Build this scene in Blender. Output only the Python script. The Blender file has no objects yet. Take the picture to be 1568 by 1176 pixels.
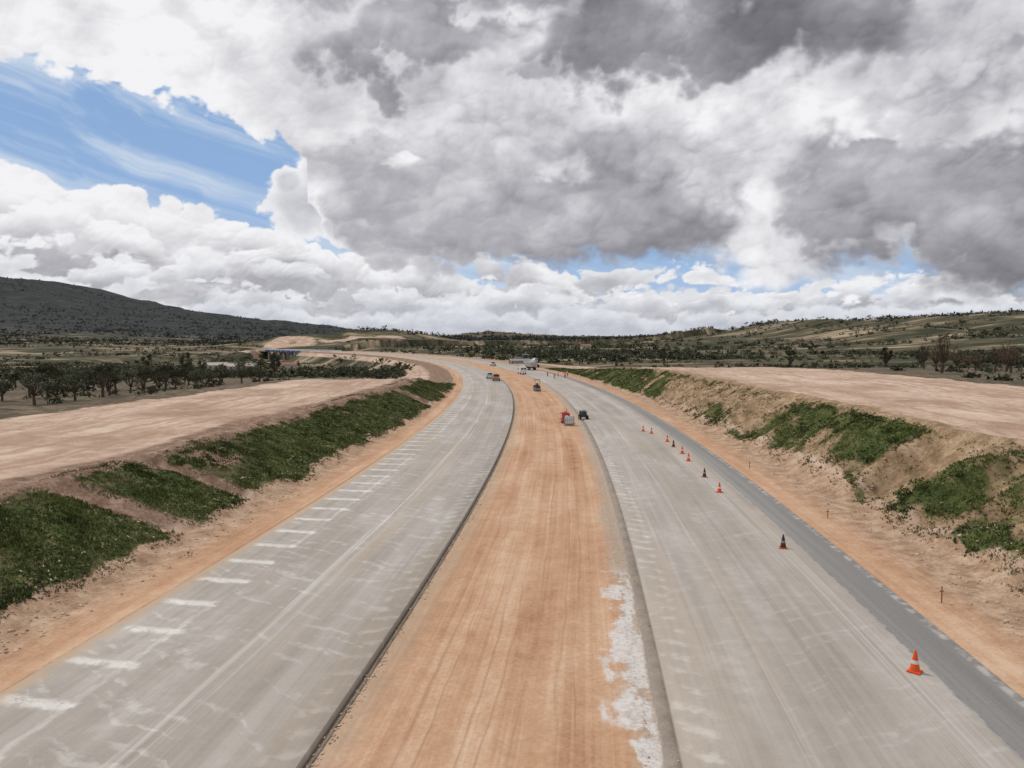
import bpy, bmesh, math, random
import numpy as np
from mathutils import Vector
random.seed(4); RG=np.random.default_rng(7)
SC=bpy.context.scene
COL=SC.collection
F=1162.0; PITCH=math.atan(68/F); HC=11.0

# ------------------------------------------------------------ node helper
class NB:
    def __init__(s,nt): s.nt=nt
    def put(s,sock,v):
        if v is None: return
        if isinstance(v,bpy.types.NodeSocket): s.nt.links.new(v,sock)
        elif isinstance(v,(tuple,list)):
            if sock.type=='RGBA' and len(v)==3: v=tuple(v)+(1,)
            sock.default_value=v
        else: sock.default_value=v
    def m(s,op,a,b=None,c=None,clamp=False):
        n=s.nt.nodes.new('ShaderNodeMath'); n.operation=op; n.use_clamp=clamp
        for i,v in enumerate((a,b,c)):
            if v is not None: s.put(n.inputs[i],v)
        return n.outputs[0]
    def add(s,a,*bs):
        for b in bs: a=s.m('ADD',a,b)
        return a
    def sub(s,a,b): return s.m('SUBTRACT',a,b)
    def mul(s,a,*bs):
        for b in bs: a=s.m('MULTIPLY',a,b)
        return a
    def mad(s,a,b,c): return s.m('MULTIPLY_ADD',a,b,c)
    def clamp(s,a): return s.m('ADD',a,0.0,clamp=True)
    def ss(s,e0,e1,x,o0=0.0,o1=1.0):
        n=s.nt.nodes.new('ShaderNodeMapRange'); n.interpolation_type='SMOOTHSTEP'
        s.put(n.inputs[0],x); s.put(n.inputs[1],e0); s.put(n.inputs[2],e1); n.inputs[3].default_value=o0; n.inputs[4].default_value=o1
        return n.outputs[0]
    def comb(s,x,y,z=0.0):
        n=s.nt.nodes.new('ShaderNodeCombineXYZ')
        s.put(n.inputs[0],x); s.put(n.inputs[1],y); s.put(n.inputs[2],z); return n.outputs[0]
    def sep(s,v):
        n=s.nt.nodes.new('ShaderNodeSeparateXYZ'); s.put(n.inputs[0],v); return n.outputs
    def vm(s,op,a,b):
        n=s.nt.nodes.new('ShaderNodeVectorMath'); n.operation=op; s.put(n.inputs[0],a)
        if op=='SCALE': s.put(n.inputs['Scale'],b)
        else: s.put(n.inputs[1],b)
        return n.outputs[0]
    def noise(s,v,scale,detail=4,rough=0.55,dist=0.0,color=False):
        n=s.nt.nodes.new('ShaderNodeTexNoise'); s.put(n.inputs['Vector'],v)
        n.inputs['Scale'].default_value=scale; n.inputs['Detail'].default_value=detail
        n.inputs['Roughness'].default_value=rough; n.inputs['Distortion'].default_value=dist
        return n.outputs['Color' if color else 'Fac']
    def mix(s,f,a,b):
        n=s.nt.nodes.new('ShaderNodeMix'); n.data_type='RGBA'; s.put(n.inputs[0],f)
        s.put(n.inputs[6],a); s.put(n.inputs[7],b); return n.outputs[2]
    def ramp(s,f,stops):
        n=s.nt.nodes.new('ShaderNodeValToRGB'); cr=n.color_ramp; s.put(n.inputs[0],f)
        cr.elements[0].position=stops[0][0]; cr.elements[0].color=tuple(stops[0][1])+(1,)
        cr.elements[1].position=stops[-1][0]; cr.elements[1].color=tuple(stops[-1][1])+(1,)
        for p,c in stops[1:-1]:
            e=cr.elements.new(p); e.color=tuple(c)+(1,)
        return n.outputs[0]
    def attr(s,name,out='Vector'):
        n=s.nt.nodes.new('ShaderNodeAttribute'); n.attribute_name=name; return n.outputs[out]
    def pos(s): return s.nt.nodes.new('ShaderNodeNewGeometry').outputs['Position']

def new_mat(name,rough=0.85,spec=0.2):
    m=bpy.data.materials.new(name); m.use_nodes=True
    b=m.node_tree.nodes['Principled BSDF']; b.inputs['Roughness'].default_value=rough
    b.inputs['Specular IOR Level'].default_value=spec
    return m,NB(m.node_tree),b
def simple(name,col,rough=0.6,spec=0.3,var=0.25,scale=6,metal=0):
    m,nb,b=new_mat(name,rough,spec); b.inputs['Metallic'].default_value=metal
    tc=m.node_tree.nodes.new('ShaderNodeTexCoord').outputs['Object']
    n=nb.noise(tc,scale,4,0.6)
    c=nb.mix(nb.ss(0.35,0.7,n),col,tuple(x*(1-var) for x in col))
    nb.put(b.inputs['Base Color'],c); return m
def bump(nb,b,h,strength,dist):
    n=nb.nt.nodes.new('ShaderNodeBump'); n.inputs['Strength'].default_value=strength; n.inputs['Distance'].default_value=dist
    nb.put(n.inputs['Height'],h); nb.nt.links.new(n.outputs[0],b.inputs['Normal'])

# ------------------------------------------------------------ numpy helpers
LAT=RG.random((256,256)); LA2=RG.random((256,256)); LA3=RG.random((256,256))
def vnoise(x,y):
    xi=np.floor(x).astype(int); yi=np.floor(y).astype(int); fx=x-xi; fy=y-yi
    fx=fx*fx*fx*(fx*(fx*6-15)+10); fy=fy*fy*fy*(fy*(fy*6-15)+10)
    a=LAT[xi&255,yi&255]; b=LAT[(xi+1)&255,yi&255]; c=LAT[xi&255,(yi+1)&255]; d=LAT[(xi+1)&255,(yi+1)&255]
    return (a*(1-fx)+b*fx)*(1-fy)+(c*(1-fx)+d*fx)*fy
def fbm(x,y,o=4,g=0.5):
    s=0;a=1;t=0
    for i in range(o):
        ca,sa=math.cos(.6*i),math.sin(.6*i)
        if i: xr,yr=(x*ca-y*sa)*2**i,(x*sa+y*ca)*2**i
        else: xr,yr=x,y
        s=s+a*vnoise(xr+17.3*i,yr+5.1*i); t+=a; a*=g
    return s/t
def worley(x,y):
    xi=np.floor(x).astype(int); yi=np.floor(y).astype(int); best=np.full(x.shape,9.0)
    for dx in(-1,0,1):
        for dy in(-1,0,1):
            cx=xi+dx; cy=yi+dy; px=cx+LA2[cx&255,cy&255]; py=cy+LA3[cx&255,cy&255]
            best=np.minimum(best,(px-x)**2+(py-y)**2)
    return best
def billow(x,y,o=4,g=0.5):
    s=0;a=1;t=0
    for i in range(o):
        s=s+a*np.clip(1-worley(x*2.1**i+7.7*i,y*2.1**i+3.3*i)*1.2,0,1); t+=a; a*=g
    return s/t
def sst(a,b,x):
    t=np.clip((x-a)/(b-a),0,1); return t*t*(3-2*t)
def mesh_np(name,V,Fc,mat,smooth=False,attrs=None,link=True,midx=None):
    V=np.asarray(V,dtype=np.float32); Fc=np.asarray(Fc,dtype=np.int32); k=Fc.shape[1]; n=len(Fc)
    me=bpy.data.meshes.new(name); me.vertices.add(len(V)); me.vertices.foreach_set('co',V.ravel())
    me.loops.add(n*k); me.loops.foreach_set('vertex_index',Fc.ravel())
    me.polygons.add(n); me.polygons.foreach_set('loop_start',np.arange(0,n*k,k,dtype=np.int32))
    if smooth: me.polygons.foreach_set('use_smooth',np.ones(n,dtype=bool))
    for m in (mat if isinstance(mat,list) else [mat]): me.materials.append(m)
    if midx is not None: me.polygons.foreach_set('material_index',np.asarray(midx,dtype=np.int32))
    me.update(calc_edges=True)
    for an,(ty,dom,data) in (attrs or {}).items():
        a=me.attributes.new(an,ty,dom)
        a.data.foreach_set({'FLOAT':'value','FLOAT_VECTOR':'vector','FLOAT_COLOR':'color'}[ty],np.asarray(data,dtype=np.float32).ravel())
    if not link: return me
    o=bpy.data.objects.new(name,me); COL.objects.link(o); return o

# ------------------------------------------------------------ alignment
R=1040.0; CX=5.2-R; CY=128.0
def so(x,y):
    dx=x-CX; dy=y-CY; return CY+R*np.arctan2(dy,dx), np.hypot(dx,dy)-R
def xy(s,o):
    ph=(s-CY)/R; return CX+(R+o)*np.cos(ph), CY+(R+o)*np.sin(ph)
def xc(y):
    y=np.minimum(y,760.0); return CX+np.sqrt(R*R-(y-CY)**2)

ZF_px=[-1500,-600,0,50,100,200,330,430,600,650,700,760,800,860,1000,1568,2600]
ZF_y =[ 395, 395,420,423,437,460,480,490,507,512,513,509,512,517,517,515,512]
ZF_x=[(p-784)*2500/F for p in ZF_px]; ZF_z=[3+(520-q)*2500/F for q in ZF_y]
def natural(x,y):
    xl=x-xc(y)
    zL=np.interp(y,[0,120,200,330,450,700,1000],[2.6,2.5,0.5,-5,-8,-8,0])
    zR=np.interp(y,[0,150,300,600,1000],[4.4,4.4,1.0,2.0,6.5])
    w=sst(-40,60,xl)
    z=zL*(1-w)+zR*w
    amp=0.5+2.0*sst(150,900,y)+10*sst(1000,2500,y)
    z=z+(fbm(x/90+3,y/90,4)-0.5)*2*amp
    zf=np.interp(x,ZF_x,ZF_z)
    rp=np.clip((y-800)/1700,0,1)**1.25
    z=z+zf*rp*(1-0.8*sst(2600,4500,y))
    zr=np.interp(x,[100,206,270,320,361,400,440,475,520,560,607,900,1500],[0,4,11,22,29,24,19,26,33,30,36,48,54])
    z=z+zr*sst(300,900,y)*(1-sst(1200,1900,y))
    z=z+(17*np.exp(-(((x+262)/75)**2+((y-990)/75)**2))+13*np.exp(-(((x+165)/70)**2+((y-1020)/90)**2)))*(.6+.8*fbm(x/40,y/40,3))
    return z
def bank(s,o):
    a=np.abs(o)
    jag=(fbm(s/5.0,o*0+2.0,3)-0.5)
    toeL=np.interp(s,[0,30,75,150,190],[19.8,19.2,18.4,17.2,17])+jag*1.2
    crL=np.interp(s,[0,45,90,150,190],[28.3,27.3,27.0,24.5,22])+(fbm(s/9,o*0+9,3)-.5)*1.2
    toeR=np.interp(s,[0,40,100,200],[20.8,20.3,19.5,19.0])+jag*2.2
    crR=np.interp(s,[0,50,100,200],[31,28.7,27.4,27])+(fbm(s/6,o*0+19,3)-.5)*3.4
    L=o<0
    toe=np.where(L,toeL,toeR); cr=np.where(L,crL,crR)
    h=np.where(L,3.0*(1-sst(150,195,s)),4.6*(1-sst(150,300,s)))
    t=np.clip((a-toe)/(cr-toe),0,1.0)
    return t,h,toe,cr
CHUTES=[(40.5,.85),(50.0,.8),(126.0,1.8)]
def rills(s,a):
    n=fbm(s/4.0+(a-24)*.05,a*0+33.0,3); return np.clip(1-np.abs(n-.5)*9,0,1)**1.5
def height(x,y):
    s,o=so(x,y); a=np.abs(o)
    nat=natural(x,y)
    t,h,toe,cr=bank(s,o)
    tt=0.6*t+0.4*(t*t*(3-2*t))
    slope=np.sin(np.pi*np.clip(t,0,1))
    z=h*tt
    gul=(fbm(s/1.9,o/8.0,4)-0.5)*slope
    z=z+gul*np.where(o>0,2.6,0.5)*(h/4)
    z=z-np.where(o>0,.75,0.0)*rills(s,a)*slope*(h/4.6)
    z=z+(fbm(x/1.3,y/1.3,4)-0.5)*0.45*sst(0.0,0.2,t)*sst(1.2,.9,t)
    z=z-1.3*np.exp(-((s-52)/2.4)**2)*slope*(o>0)-0.8*np.exp(-((s-44)/1.2)**2)*slope*(o>0)
    for cs,cw in CHUTES:
        z=z-0.38*np.exp(-((s-cs+0.25*(a-22))/cw)**2)*sst(.05,.15,t)*(1-sst(.92,1.0,t))*(o<0)
    z=z+0.35*np.exp(-((a-cr-0.3)/0.6)**2)*(h>1)*fbm(s/3,o*0,3)
    z=z+(fbm(x/7,y/7,3)-0.5)*0.5*sst(1,3,a-cr)
    z=z+(fbm(s/4,o*1.2,3)-0.5)*0.16*sst(16.2,17.2,a)*(1-sst(0,0.1,t))-0.12*sst(15.5,16.5,a)*(1-sst(0,.2,t))
    under=((a>5.02)&(a<15.7)); med=a<=5.02
    z=np.where(under,-0.32,z)
    z=np.where(med,-0.12+(fbm(o*1.6,s/30,3)-0.5)*0.10-.07*sst(-4.6,-4.85,o),z)
    bnd=np.where(o<0,np.interp(s,[0,60,150,200],[57,58,48,22]),np.interp(s,[0,200,320],[70,64,24]))
    w=sst(0,1,(a-bnd)/np.where(o<0,18,22))
    br=sst(752,766,s)*(1-sst(872,886,s))
    w=np.maximum(w,br)
    w=np.where(s>890,np.maximum(w,sst(890,930,s)),w)
    w=np.where(np.abs(np.arctan2(y-CY,x-CX))>1.2,1,w)
    z=z*(1-w)+nat*w
    z=np.where((br>0),np.minimum(z,-0.5)-4*br,z)
    return z

def G(s,o,s0,o0,rs,ro): return np.exp(-((s-s0)/rs)**2-((o-o0)/ro)**2)
def grass(s,o):
    t,h,toe,cr=bank(s,o)
    n=fbm(s/4.5,o/2.2,4); nbig=fbm(s/13+4,o/6,3); nf=fbm(s/1.1,o/.8,3)
    gl=sst(.06,.20,t+(n-.5)*.25)*(1-sst(.84,.99,t+(n-.5)*.3))*(0.78+0.9*(n-0.5)+.5*(nf-.5))
    gl=gl*(1-.30*sst(38,24,s)*sst(.35,.6,n))
    gl=gl*(1-.45*sst(.58,.70,nbig)*sst(.3,.6,t))
    gl=gl*(1-sst(180,198,s))
    for cs,cw in CHUTES:
        gl=gl*(1-np.minimum(1,1.9*np.exp(-((s-cs+0.25*(np.abs(o)-22))/(cw*1.2))**2)))
    base=0.33+1.1*(n-0.5)+.5*(nbig-.5)+.45*(nf-.5)-.30*rills(s,np.abs(o))
    base=base+0.50*G(s,o,62,25.5,8,2.6)+0.40*G(s,o,75,24,7,2.5)+0.5*G(s,o,48,23.2,3,2)+0.12*G(s,o,40,28,6,3)+0.10*G(s,o,33,25,8,3)+0.42*sst(125,165,s)+.12*sst(85,60,s)-0.6*G(s,o,53,25.5,2.6,5)-.3*G(s,o,44,24,1.5,4)
    gr=base*sst(.06,.16,t)*(1-sst(.90,1.0,t))*(1-sst(285,310,s))
    return np.clip(np.where(o<0,gl,gr),0,1)
def cuts(x,y):
    n=fbm(x/18,y/18,4)
    c=1.1*np.exp(-(((x+258)/42)**2+((y-925)/30)**2))+1.0*np.exp(-(((x+175)/55)**2+((y-950)/26)**2))+1.3*np.exp(-(((x+285+(y-900)*.1)/9)**2+((y-905)/95)**4))
    return c*np.clip(.15+2.0*(n-.12),0,1.5)

# ------------------------------------------------------------ ground sheet
ys=[-14.0]
while ys[-1]<10: ys.append(ys[-1]+0.6)
while ys[-1]<9500: ys.append(ys[-1]+max(0.22,ys[-1]*0.0075))
ys=np.array(ys)
oo=list(np.arange(0,36,0.27))
while oo[-1]<9000: oo.append(oo[-1]*1.03+0.02)
oo=np.array(oo); oo=np.concatenate([-oo[:0:-1],oo])
X=xc(ys)[:,None]+oo[None,:]; Y=np.repeat(ys[:,None],len(oo),1)
Z=height(X,Y); S,O=so(X,Y); A=np.abs(O)
t,h,toe,cr=bank(S,O)
nY,nX=X.shape
idx=np.arange(nY*nX).reshape(nY,nX)
Fq=np.stack([idx[:-1,:-1],idx[:-1,1:],idx[1:,1:],idx[1:,:-1]],-1).reshape(-1,4)
bndm=np.where(O<0,np.interp(S,[0,60,150,200,400],[55,57,48,34,30]),np.interp(S,[0,200,320,400],[68,62,34,30]))
offroad=(S>745)&(S<880)|(S>905)|(np.abs(np.arctan2(Y-CY,X-CX))>1.2)
m_dirt=(1-sst(0.0,0.35,t))*(~offroad)
m_sand=(1-sst(-4,4,A-bndm))*(~offroad)
m_sand=np.maximum(m_sand,np.clip(cuts(X,Y),0,1)*(Y>820))
m_grass=grass(S,O)*(~offroad)
m_brown=sst(.10,.4,t)*(1-sst(0,np.where(O<0,6,3),A-cr))
mask=np.stack([m_dirt,m_grass,m_sand,m_brown],-1)
rc=np.stack([O,S,A*0],-1)

gm,nb,bs=new_mat('ground_earth',0.95,0.08)
pos=nb.pos(); av=nb.sep(nb.attr('mask','Color')); brown=nb.attr('mask','Alpha')
rcv=nb.sep(nb.attr('rc')); o_=rcv[0]; s_=rcv[1]; ao=nb.m('ABSOLUTE',o_)
n1=nb.noise(pos,0.12,3,0.6); n2=nb.noise(pos,0.9,5,0.65); n3=nb.noise(pos,6,3,0.7)
far1=nb.noise(nb.vm('MULTIPLY',pos,(0.6,1.6,0.3)),0.013,5,0.62); far2=nb.noise(nb.vm('MULTIPLY',pos,(0.5,1.8,0.5)),0.05,4,0.7)
natc=nb.ramp(nb.mad(nb.sub(far2,.5),.9,far1),[(0.34,(.034,.038,.020)),(0.46,(.065,.062,.036)),(0.55,(.115,.098,.062)),(0.62,(.22,.175,.115)),(0.74,(.40,.31,.21))])
px_=nb.sep(pos)
mount=nb.mul(nb.ss(1100,1700,px_[1]),nb.ss(-60,-350,px_[0]))
natc=nb.mix(mount,natc,nb.ramp(far2,[(.35,(.026,.031,.032)),(.55,(.042,.046,.046)),(.75,(.08,.077,.07))]))  # cloud shadow and bluish haze painted into the left hill's base colour
near=nb.ramp(nb.mad(nb.sub(far2,.5),.6,n2),[(.3,(.06,.055,.035)),(.5,(.11,.09,.06)),(.7,(.24,.18,.125))])
natc=nb.mix(nb.ss(300,150,px_[1]),natc,near)
sand=nb.ramp(nb.mad(nb.sub(n3,.5),.45,nb.mad(nb.sub(n2,.5),.6,n1)),[(.3,(.34,.23,.165)),(.5,(.48,.35,.265)),(.68,(.59,.46,.365))])
trk=nb.noise(nb.comb(nb.mul(o_,.8),nb.mul(s_,.012)),1.0,4,.65)
sand=nb.mix(nb.mul(nb.ss(.46,.62,trk),.65),sand,(.34,.22,.155))
ru=nb.noise(nb.comb(nb.mul(o_,1.1),nb.mul(s_,.010)),1.0,4,.68)
ru2=nb.noise(nb.comb(nb.mul(o_,4.5),nb.mul(s_,.03),7.0),1.0,3,.6)
bl=nb.noise(nb.comb(nb.mul(o_,.35),nb.mul(s_,.09),3.0),1.0,3,.6)
dirt=nb.ramp(nb.add(nb.mul(ru,.42),nb.mul(ru2,.30),nb.mul(bl,.48),nb.mul(nb.sub(n3,.5),.30),nb.mul(nb.sub(n2,.5),.28),-.10),
    [(.30,(.32,.175,.10)),(.42,(.43,.25,.15)),(.53,(.50,.315,.20)),(.66,(.58,.42,.295))])
def rut(x0,w=.09): return nb.mul(nb.ss(w,w*.2,nb.m('ABSOLUTE',nb.sub(nb.mad(nb.sub(bl,.5),.9,o_),x0))),nb.ss(.42,.58,ru2))
ruts=nb.clamp(nb.add(rut(-2.6),rut(-2.1,.06),rut(-.9),rut(-.35,.06),rut(.45),rut(1.5),rut(2.05,.06)))
dirt=nb.mix(nb.mul(ruts,.38),dirt,(.25,.135,.08))
dirt=nb.mix(nb.ss(16.5,19.5,ao),dirt,nb.ramp(nb.mad(nb.sub(n3,.5),.5,n2),[(.3,(.24,.15,.095)),(.5,(.38,.255,.17)),(.7,(.52,.39,.28))]))
wet=nb.mul(nb.ss(.9,.0,nb.m('ABSOLUTE',nb.sub(o_,2.1))),nb.ss(56,64,s_),nb.ss(92,84,s_),nb.ss(.42,.6,n2))
dirt=nb.mix(nb.mul(wet,.7),dirt,(.30,.12,.05))
edgeL=nb.mul(nb.ss(-3.4,-4.5,nb.mad(nb.sub(n2,.5),1.6,o_)),nb.ss(6,4.9,ao))
dirt=nb.mix(nb.mul(edgeL,.55),dirt,(.38,.30,.22))
edgeR=nb.mul(nb.ss(3.3,4.1,nb.mad(nb.sub(n1,.5),2.0,nb.mad(nb.sub(n2,.5),1.6,o_))),nb.ss(6,5,ao))
dirt=nb.mix(nb.mul(edgeR,.8),dirt,nb.ramp(n3,[(.3,(.30,.25,.20)),(.7,(.46,.38,.31))]))
spn=nb.noise(nb.comb(nb.mul(o_,.9),nb.mul(s_,.28)),1.0,4,.6)
sp=nb.mul(nb.ss(3.2,3.8,nb.mad(nb.sub(n2,.5),1.6,nb.mad(nb.sub(spn,.5),4.0,o_))),nb.ss(4.6,4.3,nb.mad(nb.sub(n2,.5),.5,o_)),nb.ss(37,35,s_),nb.ss(.42,.50,nb.mad(nb.sub(n2,.5),.5,spn)))
dirt=nb.mix(nb.mul(sp,.85),dirt,nb.ramp(nb.mad(nb.sub(n2,.5),.7,n3),[(.3,(.44,.40,.36)),(.6,(.63,.61,.59))]))
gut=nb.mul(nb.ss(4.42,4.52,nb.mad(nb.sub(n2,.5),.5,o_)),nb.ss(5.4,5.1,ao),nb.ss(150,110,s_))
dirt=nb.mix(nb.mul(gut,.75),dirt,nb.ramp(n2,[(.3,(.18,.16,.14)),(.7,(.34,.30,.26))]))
edgeShadeL=nb.mul(nb.ss(-4.66,-4.78,nb.mad(nb.sub(n2,.5),.35,o_)),nb.ss(5.4,5.1,ao))  # slab side and its shadow, painted into the soil as a dark line
dirt=nb.mix(nb.mul(edgeShadeL,.75),dirt,nb.ramp(n3,[(.3,(.07,.06,.05)),(.7,(.22,.18,.14))]))
gcv=nb.mad(nb.sub(n3,.5),.7,n2)
grs=nb.ramp(gcv,[(.28,(.030,.042,.013)),(.46,(.056,.076,.023)),(.62,(.11,.115,.042)),(.78,(.22,.18,.10))])
c=nb.mix(nb.ss(.42,.58,nb.mad(nb.sub(n2,.5),.5,av[2])),natc,sand)
brc=nb.mix(nb.ss(-1,1,o_),nb.ramp(nb.mad(nb.sub(n3,.5),.5,n2),[(.3,(.13,.08,.055)),(.5,(.23,.15,.105)),(.7,(.38,.27,.20))]),
    nb.ramp(nb.mad(nb.sub(n3,.5),.5,n2),[(.3,(.15,.105,.055)),(.5,(.29,.20,.12)),(.7,(.46,.34,.225))]))
c=nb.mix(nb.mul(nb.ss(.3,.6,brown),nb.ss(.8,.3,av[0])),c,brc)
c=nb.mix(nb.ss(.35,.65,nb.mad(nb.sub(n2,.5),.8,av[0])),c,dirt)
c=nb.mix(nb.ss(.32,.52,nb.add(av[1],nb.mul(nb.sub(n2,.5),.5),nb.mul(nb.sub(n3,.5),.35))),c,grs)
nb.put(bs.inputs['Base Color'],c)
bump(nb,bs,nb.add(nb.mul(n3,.35),n2,nb.mul(ru2,.3)),0.65,0.10)
ground=mesh_np('ground',np.stack([X,Y,Z],-1).reshape(-1,3),Fq,gm,True,
  {'mask':('FLOAT_COLOR','POINT',mask.reshape(-1,4)),'rc':('FLOAT_VECTOR','POINT',rc.reshape(-1,3))})

# ------------------------------------------------------------ roads
def road_mat(name,side):
    m,nb,b=new_mat(name,0.85,0.15)
    r=nb.sep(nb.attr('rc')); o=r[0]; s=r[1]; a=nb.m('ABSOLUTE',o)
    st=nb.noise(nb.comb(nb.mul(o,1.3),nb.mul(s,.012),side*3.0),1,4,.65)
    st2=nb.noise(nb.comb(nb.mul(o,5),nb.mul(s,.05),side),1,3,.6)
    bl=nb.noise(nb.comb(nb.mul(o,.3),nb.mul(s,.10),5.0),1,4,.6)
    fn=nb.noise(nb.comb(o,s),9,3,.7); mid=nb.noise(nb.comb(o,s),1.4,4,.6)
    v=nb.add(nb.mul(st,.48),nb.mul(bl,.36),nb.mul(st2,.16),nb.mul(nb.sub(fn,.5),.15),nb.mul(nb.sub(mid,.5),.12),-.025)
    c=nb.ramp(v,[(.33,(.285,.255,.22)),(.47,(.36,.328,.29)),(.60,(.43,.395,.355))])
    def band(x,lo,hi,w): return nb.mul(nb.ss(lo-w,lo,x),nb.ss(hi+w,hi,x))
    ph=nb.m('FRACT',nb.add(nb.mul(s,1/3.0),nb.mul(nb.sub(mid,.5),.20),nb.mul(bl,.15),nb.mul(a,-.035)))
    tr=nb.ss(.14,.03,nb.m('ABSOLUTE',nb.sub(ph,.5)))
    ow=band(nb.mad(nb.sub(mid,.5),1.0,nb.mad(nb.sub(bl,.5),1.5,a)),13.0,15.2,.35)
    white=nb.mul(tr,ow,nb.ss(.22,.52,nb.mad(nb.sub(fn,.5),.8,mid)), 0.82 if side<0 else 0.0)
    ln=nb.mul(nb.ss(.20,.03,nb.m('ABSOLUTE',nb.sub(nb.mad(nb.sub(mid,.5),.6,a),13.1))),nb.ss(.40,.6,bl),.5 if side<0 else .1)
    ph2=nb.m('FRACT',nb.add(nb.mul(s,1/1.25),nb.mul(nb.sub(mid,.5),1.1),nb.mul(a,.45)))
    tr2=nb.mul(nb.ss(.30,.08,nb.m('ABSOLUTE',nb.sub(ph2,.5))),band(nb.mad(nb.sub(mid,.5),1.6,a),5.2,6.0,.3),nb.ss(.40,.62,mid),.5)
    def line(pos,w,k): return nb.mul(nb.ss(w,w*.2,nb.m('ABSOLUTE',nb.sub(nb.mad(nb.sub(bl,.5),.6,a),pos))),nb.ss(.35,.6,st2),k)
    ls=nb.add(line(9.75,.32,.50),line(9.2,.18,.25)) if side<0 else nb.add(line(8.3,.3,.22),line(12.6,.9,.28),line(6.6,.5,.15))
    wv=nb.noise(nb.comb(nb.mul(o,.22),nb.add(nb.mul(s,1.9),nb.mul(a,-1.1),nb.mul(bl,5.0))),1,3,.5)
    ws=nb.mul(nb.ss(.54,.66,wv),nb.ss(.40,.6,mid),.34 if side<0 else .16,band(a,6.2,15,.8))
    dp=nb.mul(nb.ss(.50,.66,bl),nb.ss(.35,.6,mid),.13)
    W=nb.clamp(nb.add(white,ln,tr2,ls,ws,dp))
    c=nb.mix(W,c,(.65,.625,.59))
    tm=nb.noise(nb.comb(nb.mul(o,8),nb.mul(s,.02),side*5.0+2),1,2,.5)
    c=nb.mix(nb.mul(nb.ss(.62,.72,tm),.18),c,(.20,.18,.155))
    du=nb.mul(nb.ss(.50,.68,nb.noise(nb.comb(nb.mul(o,.5),nb.mul(s,.02),9.0),1,3,.55)),.45)
    c=nb.mix(du,c,(.38,.305,.235))
    ed=nb.mul(nb.ss(14.9,15.75,nb.mad(nb.sub(mid,.5),1.4,a)),.8)
    if side<0: c=nb.mix(ed,c,(.46,.33,.215))
    if side>0:
        sh=nb.ss(13.75,13.9,nb.mad(nb.sub(mid,.5),.6,a))
        c=nb.mix(sh,c,nb.ramp(nb.mad(nb.sub(fn,.5),.3,st),[(.35,(.20,.19,.18)),(.6,(.28,.27,.26))]))
        c=nb.mix(nb.mul(nb.ss(.25,.05,nb.m('ABSOLUTE',nb.sub(a,15.6))),nb.ss(.45,.6,mid)),c,(.48,.45,.41))
    nb.put(b.inputs['Base Color'],c); bump(nb,b,nb.add(fn,mid),.2,.02)
    return m
def strip(name,o1,o2,s0,s1,ztop,zbot,mat,n=2,step=2.0):
    ss_=np.arange(s0,s1+.1,step); prof=[(o1,zbot),(o1,ztop-.02),(o1+.02,ztop)]+[(o1+(o2-o1)*i/n,ztop) for i in range(1,n)]+[(o2-.02,ztop),(o2,ztop-.02),(o2,zbot)]
    V=[];rcv=[]
    for p,z in prof:
        x,y=xy(ss_,p+0*ss_); V.append(np.stack([x,y,ss_*0+z],-1)); rcv.append(np.stack([ss_*0+p,ss_,ss_*0],-1))
    V=np.stack(V,1); rcv=np.stack(rcv,1); a,b=V.shape[:2]; id=np.arange(a*b).reshape(a,b)
    Fc=np.stack([id[:-1,:-1],id[:-1,1:],id[1:,1:],id[1:,:-1]],-1).reshape(-1,4)
    return mesh_np(name,V.reshape(-1,3),Fc,mat,False,{'rc':('FLOAT_VECTOR','POINT',rcv.reshape(-1,3))})
strip('concrete_carriageway',-15.75,-5.0,-12,905,0,-.35,road_mat('concrete_left',-1),6)
strip('concrete_carriageway',4.93,15.8,-12,905,0,-.35,road_mat('concrete_right',1),6)
lipm=simple('lip_concrete_shade',(.24,.21,.175),.9,.1,.5,2)
strip('edge_shade_ledge',-4.80,-4.73,-12,400,-.12,-.35,lipm,1)  # grey ledge, coloured dark to carry the shadow line of the slab edge

# ------------------------------------------------------------ vegetation / stones
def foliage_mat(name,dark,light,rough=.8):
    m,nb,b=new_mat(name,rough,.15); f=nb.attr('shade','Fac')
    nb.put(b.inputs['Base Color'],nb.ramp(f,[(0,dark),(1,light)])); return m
def hgt(x,y): return height(np.asarray(x,float),np.asarray(y,float))
def tuftmesh(name,s,o,hgtm,mat,blades=4,wid=.035):
    x,y=xy(s,o); z=hgt(x,y); n=len(x)
    x=np.repeat(x,blades)+RG.normal(0,.07,n*blades); y=np.repeat(y,blades)+RG.normal(0,.07,n*blades); z=np.repeat(z,blades)-.03
    H=np.repeat(hgtm,blades)*RG.uniform(.5,1.1,n*blades); an=RG.uniform(0,6.28,n*blades)
    w=wid*(1+np.hypot(x,y)/80)
    dx=np.cos(an)*w; dy=np.sin(an)*w
    tip=np.stack([x+RG.normal(0,.35,len(x))*H,y+RG.normal(0,.35,len(x))*H,z+H],-1)
    V=np.stack([np.stack([x-dx,y-dy,z],-1),np.stack([x+dx,y+dy,z],-1),tip],1).reshape(-1,3)
    Fc=np.arange(len(V)).reshape(-1,3)
    pn=fbm(xy(s,o)[0]/2.5,xy(s,o)[1]/2.5,3)
    sh=np.repeat(np.clip(RG.normal(.42,.2,n)+1.5*(pn-.5),0,1),blades)
    return mesh_np(name,V,Fc,mat,False,{'shade':('FLOAT','FACE',sh)})
gmat=foliage_mat('grass_blades',(.034,.054,.014),(.15,.165,.05))
dmat=foliage_mat('dry_weeds',(.09,.085,.045),(.30,.25,.15))
def sample(n,s0,s1,o0,o1,pw=2.0):
    u=RG.random(n); s=s0+(s1-s0)*u**pw; o=RG.uniform(o0,o1,n); return s,o
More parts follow.
